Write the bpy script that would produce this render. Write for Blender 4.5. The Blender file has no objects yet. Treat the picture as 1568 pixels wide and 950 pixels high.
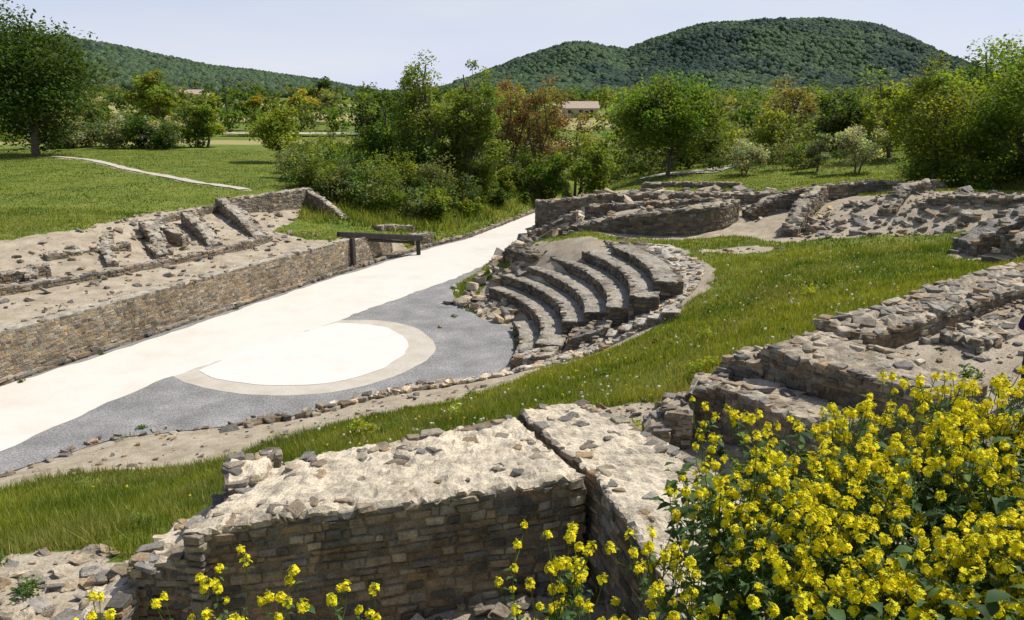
import bpy, math, numpy as np
from mathutils import Vector
rng=np.random.default_rng(7)
U=lambda a,b,n=None: rng.uniform(a,b,n)
A=np.array
def ss(x,a=0.,b=1.):
    t=np.clip((x-a)/(b-a),0,1); return t*t*(3-2*t)
# ---------------------------------------------------------------- noise
def _h(i,j,s):
    n=(i*374761393+j*668265263+s*1442695041)&0xFFFFFFFF
    n=((n^(n>>13))*1274126177)&0xFFFFFFFF
    return ((n^(n>>16))&0xFFFF)/65535.0
def vn(x,y,s=0):
    x=np.asarray(x,float);y=np.asarray(y,float)
    i=np.floor(x).astype(np.int64);j=np.floor(y).astype(np.int64)
    fx=x-i;fy=y-j;fx=fx*fx*(3-2*fx);fy=fy*fy*(3-2*fy)
    return (_h(i,j,s)*(1-fx)+_h(i+1,j,s)*fx)*(1-fy)+(_h(i,j+1,s)*(1-fx)+_h(i+1,j+1,s)*fx)*fy
def fbm(x,y,s=0,o=4):
    r=0;a=.5
    for k in range(o):
        r=r+a*vn(x*2**k,y*2**k,s+k*17);a*=.5
    return r
# ---------------------------------------------------------------- mesh collector
class Geo:
    def __init__(s): s.V=[];s.Q=[];s.T=[];s.C=[];s.n=0
    def add(s,V,Q=None,T=None,C=(1,1,1)):
        V=np.asarray(V,float).reshape(-1,3);C=np.asarray(C,float)
        if C.ndim==1: C=np.tile(C,(len(V),1))
        if Q is not None and len(Q): s.Q.append(np.asarray(Q).reshape(-1,4)+s.n)
        if T is not None and len(T): s.T.append(np.asarray(T).reshape(-1,3)+s.n)
        s.V.append(V);s.C.append(C);s.n+=len(V)
    def build(s,name,mat,smooth=False,parent=None):
        V=np.concatenate(s.V);C=np.concatenate(s.C)
        Q=np.concatenate(s.Q) if s.Q else np.zeros((0,4),int)
        T=np.concatenate(s.T) if s.T else np.zeros((0,3),int)
        me=bpy.data.meshes.new(name)
        me.vertices.add(len(V));me.vertices.foreach_set('co',V.astype(np.float32).ravel())
        lv=np.concatenate([Q.ravel(),T.ravel()]).astype(np.int32)
        me.loops.add(len(lv));me.loops.foreach_set('vertex_index',lv)
        me.polygons.add(len(Q)+len(T))
        ls=np.concatenate([np.arange(len(Q))*4,len(Q)*4+np.arange(len(T))*3]).astype(np.int32)
        me.polygons.foreach_set('loop_start',ls)
        try: me.polygons.foreach_set('loop_total',np.concatenate([np.full(len(Q),4),np.full(len(T),3)]).astype(np.int32))
        except Exception: pass
        me.polygons.foreach_set('use_smooth',np.full(len(Q)+len(T),smooth))
        me.update(calc_edges=True)
        ca=me.attributes.new('Col','FLOAT_COLOR','POINT')
        ca.data.foreach_set('color',np.concatenate([C,np.ones((len(C),1))],1).astype(np.float32).ravel())
        me.materials.append(mat)
        ob=bpy.data.objects.new(name,me);bpy.context.collection.objects.link(ob)
        if parent: ob.parent=parent
        return ob
# ---------------------------------------------------------------- materials
def newmat(name):
    m=bpy.data.materials.new(name);m.use_nodes=True
    nt=m.node_tree;b=nt.nodes['Principled BSDF'];b.inputs['Roughness'].default_value=.9
    b.inputs['Specular IOR Level'].default_value=.2
    return m,nt,b
def noise(nt,scale,detail=4,rough=.6):
    tc=nt.nodes.new('ShaderNodeTexCoord');n=nt.nodes.new('ShaderNodeTexNoise')
    n.inputs['Scale'].default_value=scale;n.inputs['Detail'].default_value=detail;n.inputs['Roughness'].default_value=rough
    nt.links.new(tc.outputs['Object'],n.inputs['Vector']);return n
def ramp(nt,src,stops):
    r=nt.nodes.new('ShaderNodeValToRGB');e=r.color_ramp.elements
    while len(e)<len(stops): e.new(.5)
    for k,(p,c) in enumerate(stops):
        e[k].position=p;e[k].color=(*c,1) if len(c)==3 else c
    nt.links.new(src,r.inputs[0]);return r
def mul(nt,a,b,mode='MULTIPLY',fac=1.):
    m=nt.nodes.new('ShaderNodeMix');m.data_type='RGBA';m.blend_type=mode
    m.inputs[0].default_value=fac
    nt.links.new(a,m.inputs[6]);nt.links.new(b,m.inputs[7]);return m
def bump(nt,b,src,st,dist):
    k=nt.nodes.new('ShaderNodeBump');k.inputs['Strength'].default_value=st;k.inputs['Distance'].default_value=dist
    nt.links.new(src,k.inputs['Height']);nt.links.new(k.outputs[0],b.inputs['Normal'])
def attr(nt):
    a=nt.nodes.new('ShaderNodeAttribute');a.attribute_name='Col';return a
def stone_mat(name,sc=6,fine=45,bd=.02):
    m,nt,b=newmat(name);a=attr(nt)
    n0=noise(nt,sc*.22,5,.7);n1=noise(nt,sc,6,.7);n2=noise(nt,fine,4,.7)
    r0=ramp(nt,n0.outputs[0],[(.33,(.66,.62,.57)),(.5,(1,1,1)),(.68,(1.16,1.12,1.05))])
    r1=ramp(nt,n1.outputs[0],[(.25,(.42,.40,.38)),(.5,(.93,.93,.93)),(.75,(1.3,1.28,1.23))])
    r2=ramp(nt,n2.outputs[0],[(.3,(.56,.55,.53)),(.55,(1.05,1.05,1.05)),(.8,(1.2,1.2,1.18))])
    x=mul(nt,a.outputs['Color'],r1.outputs[0]);y=mul(nt,x.outputs[2],r2.outputs[0]);z=mul(nt,y.outputs[2],r0.outputs[0])
    nt.links.new(z.outputs[2],b.inputs['Base Color'])
    s=nt.nodes.new('ShaderNodeMath');s.operation='ADD';nt.links.new(n1.outputs[0],s.inputs[0]);nt.links.new(n2.outputs[0],s.inputs[1])
    bump(nt,b,s.outputs[0],.85,bd);return m
M_stone=stone_mat('rubble_stone')
M_farstone=stone_mat('weathered_stone',3,16,.06)
def leaf_mat(name,trans=.35,tint=(1.5,1.5,.7,1)):
    m,nt,b=newmat(name);a=attr(nt)
    nt.links.new(a.outputs['Color'],b.inputs['Base Color']);b.inputs['Roughness'].default_value=.6
    t=nt.nodes.new('ShaderNodeBsdfTranslucent');mx=nt.nodes.new('ShaderNodeMixShader');mx.inputs[0].default_value=trans
    g=nt.nodes.new('ShaderNodeMix');g.data_type='RGBA';g.blend_type='MULTIPLY';g.inputs[0].default_value=1
    nt.links.new(a.outputs['Color'],g.inputs[6]);g.inputs[7].default_value=tint
    nt.links.new(g.outputs[2],t.inputs['Color'])
    nt.links.new(b.outputs[0],mx.inputs[1]);nt.links.new(t.outputs[0],mx.inputs[2])
    nt.links.new(mx.outputs[0],nt.nodes['Material Output'].inputs['Surface']);return m
M_leaf=leaf_mat('foliage',.42,(2.1,1.85,.6,1));M_grass=leaf_mat('grass_blades',.35,(1.6,1.5,.6,1));M_petal=leaf_mat('flower_petals',.3,(1.1,1.1,.6,1))
M_forest,nt,b=newmat('forest_canopy');a=attr(nt);f=noise(nt,.35,5,.75)
r=ramp(nt,f.outputs[0],[(.3,(.55,.55,.6)),(.5,(1,1,1)),(.7,(1.5,1.5,1.3))]);x=mul(nt,a.outputs['Color'],r.outputs[0]);nt.links.new(x.outputs[2],b.inputs['Base Color']);bump(nt,b,f.outputs[0],1.,2.5)
def plain(name,sc,stops,bs=.3,bd=.01,fine=None,fr=(.6,1.35)):
    m,nt,b=newmat(name);n=noise(nt,sc,8,.65);r=ramp(nt,n.outputs[0],stops);out=r.outputs[0]
    src=n.outputs[0]
    if fine:
        f=noise(nt,fine,3,.8);q=ramp(nt,f.outputs[0],[(.3,(fr[0],)*3),(.5,(1,1,1)),(.72,(fr[1],)*3)])
        out=mul(nt,out,q.outputs[0]).outputs[2];src=f.outputs[0]
    nt.links.new(out,b.inputs['Base Color']);bump(nt,b,src,bs,bd);return m
M_white=plain('pale_crushed_limestone',.35,[(.3,(.60,.555,.48)),(.5,(.67,.63,.565)),(.7,(.63,.58,.50))],.25,.01,14,(.92,1.05))
M_cream=plain('cream_gravel',1.2,[(.3,(.44,.39,.315)),(.6,(.54,.49,.41)),(.8,(.48,.43,.35))],.4,.01,30,(.8,1.15))
M_disc=plain('white_gravel',.6,[(.3,(.62,.59,.53)),(.5,(.68,.65,.60)),(.7,(.65,.615,.55))],.2,.01,14,(.93,1.05))
M_gravel=plain('grey_basalt_gravel',.8,[(.3,(.19,.187,.18)),(.5,(.26,.255,.245)),(.62,(.31,.30,.29)),(.75,(.42,.40,.37))],.9,.04,16,(.45,1.6))
M_road=plain('pale_dirt',.5,[(.3,(.44,.39,.31)),(.7,(.58,.53,.44))],.3,.02,6,(.85,1.1))
M_bark=plain('bark',3,[(.3,(.09,.07,.05)),(.7,(.17,.14,.11))],.8,.03)
M_wood=plain('dark_weathered_wood',4,[(.3,(.025,.022,.02)),(.7,(.06,.055,.05))],.5,.01)
# ground material: R=grass G=field/yellow B=forest
M_ground,nt,b=newmat('ground')
a=attr(nt);sep=nt.nodes.new('ShaderNodeSeparateColor');nt.links.new(a.outputs['Color'],sep.inputs[0])
g1=noise(nt,.5,6,.7);gr=ramp(nt,g1.outputs[0],[(.3,(.075,.115,.014)),(.5,(.135,.18,.024)),(.7,(.215,.23,.042))])
g2=noise(nt,9,4,.8);gf=ramp(nt,g2.outputs[0],[(.3,(.6,.6,.55)),(.7,(1.25,1.25,1.2))]);grass=mul(nt,gr.outputs[0],gf.outputs[0])
d1=noise(nt,1.3,8,.7);dr=ramp(nt,d1.outputs[0],[(.3,(.26,.21,.15)),(.5,(.40,.335,.245)),(.7,(.51,.45,.35))])
d2=noise(nt,26,4,.8);df=ramp(nt,d2.outputs[0],[(.32,(.5,.49,.48)),(.5,(1,1,1)),(.7,(1.25,1.24,1.2))]);dirt=mul(nt,dr.outputs[0],df.outputs[0])
def mixf(fac,a_,b_):
    m=nt.nodes.new('ShaderNodeMix');m.data_type='RGBA';nt.links.new(fac,m.inputs[0])
    nt.links.new(a_,m.inputs[6])
    if isinstance(b_,tuple): m.inputs[7].default_value=b_
    else: nt.links.new(b_,m.inputs[7])
    return m.outputs[2]
ad=nt.nodes.new('ShaderNodeMath');ad.operation='ADD';e=noise(nt,3,5,.8)
nt.links.new(sep.outputs[0],ad.inputs[0]);nt.links.new(e.outputs[0],ad.inputs[1])
mr=nt.nodes.new('ShaderNodeMapRange');mr.inputs['From Min'].default_value=.88;mr.inputs['From Max'].default_value=1.08
nt.links.new(ad.outputs[0],mr.inputs['Value'])
c=mixf(mr.outputs[0],dirt.outputs[2],grass.outputs[2])
c=mixf(sep.outputs[1],c,(.38,.32,.14,1));c=mixf(sep.outputs[2],c,(.034,.056,.028,1))
nt.links.new(c,b.inputs['Base Color'])
bump(nt,b,d2.outputs[0],.6,.03)
# ---------------------------------------------------------------- terrain
Rp=A([(7.6,30.9,3.0),(11.1,32.2,3.3),(15,29.3,3.8),(15.3,24.2,4.3),(5.6,20.7,3.2),(3.4,18.1,2.8),(1.9,18.8,2.2),(7.8,19.7,4.0),(10.4,20.2,4.4),(3,15.8,3.0),(.2,17.5,2.2),(-1.3,17.2,2.0),(-4,17,1.6),(-5.5,16.1,1.5),(-6.1,15,1.6),(-7.2,13.7,1.8),(-7.3,11.7,2.4),(-7.5,10.4,2.8),(-5,9.3,3.4),(-6.4,8.6,3.4),(-5.1,7.9,3.45),
(-11.5,16.3,.6),(-9.6,17,.7),(-7.1,17.3,.8),(-5.4,18.8,.8),(-3.9,19.8,.9),(-1.5,20.5,1.1),
(-12.8,18.3,0),(-11,20.6,0),(-8.5,21.3,0.05),(-6.3,22.3,.1),(-3.2,24.3,.15),(-.7,25.3,.2),(.1,27.7,.1),(-.1,32.1,.1),(-1.2,33.1,0),(-2.6,36,0),(-3.1,39.4,0),(-1.9,42.6,0),(0,50.3,0),(2.2,59.2,0),(4.9,69.8,0),
(-3.7,22.7,.4),(-.9,23.5,.6),(1,24.2,.9),(2.5,24.6,1.2),(4.2,25.1,1.9),(5.8,26.7,2.5),(7.2,29.6,3),(5.9,33.1,3),(3.4,35.3,2.8),(.5,37.6,2.2),
(2.5,29.2,1.0),(5,29.2,2.3),(1.8,33.3,1.0),(4.1,34.2,2.3),(-.4,36.3,.8),
(2.6,39.2,2.6),(6.7,36.2,3.0),(10.5,36,3.3),(2.4,42.7,2.2),(7,42,3.7),(12,38.5,3.7),(12.2,33.9,3.5),(15,36,4.5),(17.6,34.4,5.1),(16.5,32.3,4.0),(20,30.3,4.3),(14.7,25.2,4.4),(17,24.2,5.1),(20,32,4.9),
(4,50,3.0),(4.6,58.7,1.9),(6.2,64,1.4),(14.1,55,4),(21.7,51.8,4.5),(22,37,5),(11.1,63.4,3.5),(9,75,1.8),
(0,0,7.3),(-4,0,7),(4,0,7.2),(8,2,7.2),(2.2,3.5,6.2),(0,3.5,5.5),(-2.2,3.5,5.2),(0,5,4.4),(-1.5,6,3.7),(-4,5,3.9),(-8,4,4.2),(3.5,5,5.3),(1,6.2,3.9),(6,6,5.3),(10,6,6.2),(3,9,3.4),(3,12,3.1),(4.5,10.8,3.1),(6.5,10.8,3.6),(8.1,11.8,4.4),(6.5,13.8,4.5),(8.9,14.6,4.8),(8.5,12.6,4.6),(9.9,14.9,5.0),(12,12,5.5),(14,18,5.2),(-12,8,3.0),(-16,10,2.0),(-14,14,1.0),(0,8.8,3.7),(-2,7.0,3.5),(0,12,3.0),(-3,12,2.7),(2,11.5,3.2),(20,20,5.6),(25,30,5.4),(30,10,6.8),(-25,5,2.6),(-3.5,10,3.2)])
Lp=A([(-17.8,26.5,1.65),(-17.4,28,1.65),(-15.6,33,1.65),(-12.6,42,1.65),(-9.7,46.5,1.6),(-20.2,30.7,1.85),(-17.1,33.8,1.85),(-14.6,38.6,1.8),(-13.2,42.5,1.8),(-17.8,39.5,1.9),(-15.5,42,1.9),(-21,33.2,2.1),(-23.1,35.5,3.0),(-20.3,38.8,2.9),(-19.6,42,2.8),(-21.9,45.6,3.0),(-18.3,47,2.7),(-20.3,54.7,3.0),(-16.8,58.2,3),(-16,50,2.3),(-14.5,46,1.9),(-12.5,50,1.75),(-11,46,1.7),(-10,51,1.6),(-8.5,50,1.3),(-12.3,67.5,1.8),(-6.2,56,.6),(-9,60,1.2),(-2.5,59,.4),(0,68,.5),(-18.7,69.1,3),(-35.4,91,3.6),(-41,80,3.6),(-24.4,62.2,3.1),(-57,91,4),(-30,45,3.2),(-27,38,3.1),(-30,25,2.5),(-50,60,3.8),(-8,75,2),(0,80,2),(-20,15,1.8),(-20,22,1.7)])
def rbf_fit(P,c=1.2):
    n=len(P);d=np.hypot(P[:,None,0]-P[None,:,0],P[:,None,1]-P[None,:,1])
    K=-np.sqrt(d*d+c*c)+np.eye(n)*.02
    Pm=np.c_[np.ones(n),P[:,:2]]
    M=np.block([[K,Pm],[Pm.T,np.zeros((3,3))]])
    w=np.linalg.solve(M,np.r_[P[:,2],0,0,0]);return P,w,c
def rbf_ev(F,x,y):
    P,w,c=F;r=np.full(x.shape,w[-3])+w[-2]*x+w[-1]*y
    for k in range(len(P)): r-=w[k]*np.sqrt((x-P[k,0])**2+(y-P[k,1])**2+c*c)
    return r
FR=rbf_fit(Rp);FL=rbf_fit(Lp)
WLx=A([-28,-22,-19.4,-17,-14.5,-10.8,-7.3,-5.5,-2.9,.9,4.9,12,20]);WLy=A([4,14,19.5,25.1,31.1,40,48,51.5,55.5,65.8,77,95,115])
FLAT=A([(-26,8),(-22,14),(-19.4,19.5),(-17,25.1),(-14.5,31.1),(-10.8,40),(-7.3,48),(-5.5,51.5),(-2.9,55.5),(.9,65.8),(4.9,77),(9,86),(11,85),(6.5,75),(4.9,69.8),(2.2,59.2),(0,50.3),(-1.5,45.4),(-1.9,42.6),(-3.1,39.4),(-2.6,36),(-1.2,33.1),(-.1,32.1),(.1,30),(.1,27.7),(-.7,25.6),(-2.9,24.7),(-4.6,23.4),(-6.3,22.3),(-8.5,21.3),(-11,20.6),(-12.8,18.3),(-14.5,15.5),(-17,11),(-21,6)])
def inpoly(x,y,P):
    r=np.zeros(x.shape,bool);n=len(P)
    for i in range(n):
        x1,y1=P[i];x2,y2=P[(i+1)%n]
        if y1==y2: continue
        c=((y1>y)!=(y2>y))&(x<(x2-x1)*(y-y1)/(y2-y1)+x1);r^=c
    return r
def pdist(x,y,P,closed=True):
    d=np.full(x.shape,1e9);n=len(P)
    for i in range(n if closed else n-1):
        x1,y1=P[i];x2,y2=P[(i+1)%n];dx,dy=x2-x1,y2-y1
        t=np.clip(((x-x1)*dx+(y-y1)*dy)/(dx*dx+dy*dy),0,1)
        d=np.minimum(d,np.hypot(x-x1-t*dx,y-y1-t*dy))
    return d
RHx=A([-170,-90,-37,14,73,99,150,184,252,320,397,474,525,559,610,668,760,900,1200]);RHz=A([0,14,34,52,69,70,59,72,90,95,95,90,74,58,42,28,18,12,5])
LHx=A([-1500,-900,-600,-520,-470,-435,-372,-317,-254,-198,-153,-100,-40]);LHz=A([60,62,60,60,57,52,40,29,23,16,8,3,0])
def far(x,y):
    z=3.6+ss(y,90,500)*6+np.clip(-x,0,400)*.010*ss(y,120,300)
    xr=x*1100./np.clip(y,650,1150)
    z=z+np.interp(xr,RHx,RHz)*ss(y,500,1060)*(1-.6*ss(y,1150,2200))*(.94+.12*fbm(x/130,y/130,3))
    z=z+(fbm(x/70,y/70,13)-.47)*26*ss(y,560,700)*(1-ss(y,850,1060))*(np.interp(xr,RHx,RHz)>20)
    xl=x*880./np.clip(y,500,900)
    z=z+np.interp(xl,LHx,LHz)*ss(y,330,850)*(1-.7*ss(y,900,1500))*(.92+.16*fbm(x/110,y/110,9))
    return z
def hgt(x,y):
    x=np.atleast_1d(np.asarray(x,float));y=np.atleast_1d(np.asarray(y,float))
    R=rbf_ev(FR,x,y);L=rbf_ev(FL,x,y)
    w=ss(np.hypot((x+3)*.9,(y-38)),45,80)
    nz=(fbm(x*.6,y*.6,5)-.47)*.25+(fbm(x*3,y*3,8)-.47)*.08
    f=far(x,y)
    ins=inpoly(x,y,FLAT);d=pdist(x,y,FLAT)
    e=ss(d,0,.8)
    xl=np.interp(y,WLy,WLx)
    left=x<xl-.3
    zR=(R*(1-w)+f*w+nz)*e
    zL=(L*(1-w)+f*w+nz*.7)
    zL=np.where(y>48,zL*ss(d,0,1.2),zL)
    z=np.where(left,zL,np.where(ins,0,zR))
    z=np.where(ins&~left,-.03,z)
    return z
DIRT=[A([(-14.5,15.5),(-11.5,16.4),(-9.6,17),(-7.1,17.6),(-5.4,18.9),(-3.9,20),(-1.5,20.7),(-.2,21.8),(1,23.2),(3,23.9),(5,24.6),(6.7,26.5),(7.9,29.6),(6.7,33.8),(4,36.3),(1.5,38.0),(-1.2,37),(-2,33),(0,31),(0,27),(-3,25),(-9,22),(-13,19)]),
A([(-17,22),(-24,28),(-24,35),(-21,38.2),(-20.9,45),(-19.3,50),(-16.5,53.5),(-14,55),(-13.6,46),(-12.6,44.2),(-9.5,44.2),(-6,50.2),(-3,55),(-7.3,48),(-10.8,40)]),
A([(2,39),(5,36.6),(10,35.6),(11.6,33),(15.5,32),(20,30.5),(24,30),(24,34),(17,36),(16,42),(8,48),(5,58),(4.5,66),(2,59),(0,50),(-.5,45)]),
A([(5.9,14.9),(12.5,19),(14.5,17.6),(14,13),(12,9),(9,8),(7,10),(4.5,10.5),(4.5,13)]),
A([(-.2,10),(.6,15.8),(2.6,15.7),(3.6,14.2),(6.3,11.2),(6,9),(3,5.5),(1,8)]),
A([(-9,5),(-9,9.0),(-5.4,9.3),(-4.4,8.6),(-3,8.4),(-3,4.5),(-6,3)]),
A([(-5,7.5),(1,8.3),(2,5.5),(-4,5.2)]),
A([(14.2,25.6),(18,26.5),(19,24),(15,24)]),
A([(9,31.2),(11,31.9),(10,33),(7.5,32.5)])]
PATH1=A([(-48,84),(-41.3,79.5),(-33,70),(-24.4,62.2),(-19,57)],float)
def gmask(x,y):
    jx=(fbm(x*.8,y*.8,31)-.47)*1.1;jy=(fbm(x*.8,y*.8,57)-.47)*1.1
    sc=np.clip(y/25,.35,1.2);xx=x+jx*sc;yy=y+jy*sc
    g=np.ones(x.shape)
    for P in DIRT: g[inpoly(xx,yy,P)]=0
    g[pdist(xx,yy,PATH1,False)<.55]=0
    g[inpoly(x,y,FLAT)&(x>np.interp(y,WLy,WLx)-.3)]=0
    g=np.where((x<np.interp(y,WLy,WLx))&(x>np.interp(y,WLy,WLx)-.9)&(y<50),0,g)
    return g
def axis(a,b,st,g,lim):
    c=list(np.arange(a,b+st/2,st))
    s=st;v=c[-1];hi=[]
    while v<lim[1]: s*=g;v+=s;hi.append(v)
    s=st;v=c[0];lo=[]
    while v>lim[0]: s*=g*1.0;v-=s;lo.append(v)
    return A(lo[::-1]+c+hi)
xs=axis(-26,24,.2,1.045,(-3500,3500));ys=axis(-3,64,.2,1.035,(-300,4500))
X,Y=np.meshgrid(xs,ys);Z=hgt(X.ravel(),Y.ravel());nx,ny=len(xs),len(ys)
G=gmask(X.ravel(),Y.ravel())
xf,yf=X.ravel(),Y.ravel()
fieldm=((vn(xf/60,yf/35,71)>.62)&(yf>110)&(yf<600)).astype(float)*.8
fieldm=np.where((yf>200)&(yf<260)&(xf>-75)&(xf<-35),.9,fieldm)
fieldm=np.where((yf>150)&(yf<520)&(xf<-.38*yf)&(xf>-.62*yf)&(vn(xf/90,yf/40,5)>.35),.75,fieldm)
forest=np.maximum(ss(yf,480,600)*(xf>-100),ss(yf,430,620))
idx=np.arange(nx*ny).reshape(ny,nx)
Q=np.stack([idx[:-1,:-1],idx[:-1,1:],idx[1:,1:],idx[1:,:-1]],-1).reshape(-1,4)
g=Geo();g.add(np.c_[xf,yf,Z],Q,None,np.c_[G,fieldm*(1-forest),forest]);g.build('ground_terrain',M_ground,True)
# ---------------------------------------------------------------- flat sheets
def smooth_poly(P,step=.35,jit=.05,seed=0,closed=True):
    P=A(P,float);out=[];n=len(P)
    for i in range(n if closed else n-1):
        a_,b_=P[i],P[(i+1)%n];k=max(1,int(np.hypot(*(b_-a_))/step))
        for t in np.arange(k)/k: out.append(a_*(1-t)+b_*t)
    out=A(out)
    out[:,0]+=(fbm(out[:,0]*1.5,out[:,1]*1.5,seed)-.47)*jit*4
    out[:,1]+=(fbm(out[:,0]*1.5,out[:,1]*1.5,seed+9)-.47)*jit*4
    return out
def cr(P,n=8):
    P=A(P,float);o=[]
    for i in range(len(P)-1):
        p0=P[max(i-1,0)];p1=P[i];p2=P[i+1];p3=P[min(i+2,len(P)-1)]
        for t in np.arange(n)/n:
            o.append(.5*((2*p1)+(-p0+p2)*t+(2*p0-5*p1+4*p2-p3)*t*t+(-p0+3*p1-3*p2+p3)*t**3))
    o.append(P[-1]);return A(o)
def sheet(name,P,z,mat):
    me=bpy.data.meshes.new(name);import bmesh
    bm=bmesh.new();vs=[bm.verts.new((p[0],p[1],z)) for p in P];f=bm.faces.new(vs)
    bm.normal_update()
    if f.normal.z<0: f.normal_flip()
    bmesh.ops.triangulate(bm,faces=bm.faces[:]);bm.to_mesh(me);bm.free();me.materials.append(mat)
    o=bpy.data.objects.new(name,me);bpy.context.collection.objects.link(o);return o
sheet('gravel_ground',smooth_poly(FLAT,.5,.02,3),.006,M_gravel)
wl=[(-26,6.5),(-21.5,14),(-19,19.5),(-16.9,24.4),(-14.1,30.4),(-10.5,39.4),(-7.1,46.6),(-5,51),(-2.9,54.7),(.9,65.2),(4.9,76.5),(9,85.5)]
wr=[(-24,5),(-19,11),(-13.7,19.7),(-13.3,20.8),(-12.7,22.8),(-12,24.8),(-11.5,25.9),(-9.5,29.2),(-7.5,32.9),(-5.7,36.4),(-2.9,41.8),(-1.5,45.4),(0,50.3),(2.2,59.2),(4.9,69.8),(6.5,75),(10.6,84.5)]
sheet('white_gravel_path',smooth_poly(wl+wr[::-1],.25,.10,11),.014,M_white)
oc=cr([(-11.6,25.8),(-10.4,24.8),(-8,23.9),(-5.6,24.3),(-3.7,26.2),(-2.9,28.9),(-3.9,31.6),(-5.7,33.0),(-7.6,33.0)])
sheet('cream_orchestra_border',smooth_poly(np.r_[oc,A([(-9.3,29.5)])],.25,.04,13),.010,M_cream)
oi=cr([(-10.9,26.3),(-9.9,25.45),(-8.0,24.8),(-6.0,25.1),(-4.5,26.7),(-3.95,29.2),(-4.9,31.4),(-6.0,32.3),(-7.4,32.6)])
sheet('white_orchestra_floor',smooth_poly(np.r_[oi,A([(-9.8,29.5)])],.25,.05,15),.020,M_disc)
def road(name,P,w,mat,dz=.06):
    P=cr(P,10);d=np.gradient(P,axis=0);d/=np.hypot(d[:,0],d[:,1])[:,None];n=np.c_[-d[:,1],d[:,0]]
    ww=w*(.6+.8*fbm(P[:,0]*.6,P[:,1]*.6,4))[:,None]
    cols=[P+n*ww*t for t in (-.5,-.2,.2,.5)]
    V=np.concatenate([np.c_[c_,hgt(c_[:,0],c_[:,1])+dz] for c_ in cols]);k=len(P)
    Q=[(j*k+i,j*k+i+1,(j+1)*k+i+1,(j+1)*k+i) for j in range(3) for i in range(k-1)]
    gg=Geo();gg.add(V,Q);gg.build(name,mat,True)
road('dirt_footpath',PATH1,.8,M_road,.06)
road('gravel_lane',[(-48,136),(-35.6,135),(-21.8,139),(-12,146)],5,M_road,.5)
road('country_road',[(9,66),(14,60.5),(19,68),(30,88),(50,110)],2.2,M_road,.07)
# ---------------------------------------------------------------- stone template
cor=A([(i,j,k) for i in(-1,1) for j in(-1,1) for k in(-1,1)],float)
BV=.18;TV=[];TI=[]
for ci,c_ in enumerate(cor):
    for ax in range(3):
        s=np.full(3,1-BV);s[ax]=1;TV.append(c_*s);TI.append(ci)
TV=A(TV);TI=A(TI);vid=lambda ci,ax:ci*3+ax
TQ=[];TT=[]
def cidx(c_): return int(np.where((cor==c_).all(1))[0][0])
for ax in range(3):
    o1,o2=[q for q in range(3) if q!=ax]
    for s in(-1,1):
        f=[]
        for (p,q) in((-1,-1),(1,-1),(1,1),(-1,1)):
            c_=np.zeros(3);c_[ax]=s;c_[o1]=p;c_[o2]=q;f.append(vid(cidx(c_),ax))
        TQ.append(f)
    for p in(-1,1):
        for q in(-1,1):
            c1=np.zeros(3);c1[ax]=-1;c1[o1]=p;c1[o2]=q;c2=c1.copy();c2[ax]=1
            TQ.append([vid(cidx(c1),o1),vid(cidx(c2),o1),vid(cidx(c2),o2),vid(cidx(c1),o2)])
for ci in range(8): TT.append([vid(ci,0),vid(ci,1),vid(ci,2)])
def orient(F):
    o=[]
    for f in F:
        p=TV[f];n=np.cross(p[1]-p[0],p[2]-p[0]);o.append(f if n@p.mean(0)>0 else f[::-1])
    return A(o)
TQ=orient(TQ);TT=orient(TT)
def boxes(geo,C,S,yaw,col,jit=.18,tilt=.05):
    C=A(C,float);n=len(C)
    if n==0: return
    S=A(S,float);yaw=A(yaw,float);col=A(col,float)
    V=TV[None]*S[:,None]
    V=V+(rng.uniform(-jit,jit,(n,8,3))*S[:,None])[:,TI]
    tx=rng.normal(0,tilt,n)[:,None];ty=rng.normal(0,tilt,n)[:,None]
    x,y,z=V[...,0],V[...,1],V[...,2]
    z2=z+x*np.tan(tx)+y*np.tan(ty)
    c_,s_=np.cos(yaw)[:,None],np.sin(yaw)[:,None]
    V=np.stack([x*c_-y*s_,x*s_+y*c_,z2],-1)+C[:,None]
    off=(np.arange(n)*24)[:,None,None]
    geo.add(V.reshape(-1,3),(TQ[None]+off).reshape(-1,4),(TT[None]+off).reshape(-1,3),np.repeat(col,24,0))
PAL=A([(.34,.28,.20),(.25,.215,.17),(.39,.33,.245),(.185,.17,.15),(.36,.265,.165),(.28,.26,.225),(.43,.375,.295),(.31,.24,.17),(.22,.205,.185)])
def pal(n,br=1.): return PAL[rng.integers(0,len(PAL),n)]*U(.65,1.25,n)[:,None]*br
def rsmp(P,m):
    c2=np.r_[0,np.cumsum(np.hypot(*np.diff(P[:,:2],axis=0).T))];s=np.linspace(0,c2[-1],m)
    return np.stack([np.interp(s,c2,P[:,k]) for k in range(3)],-1)
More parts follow.
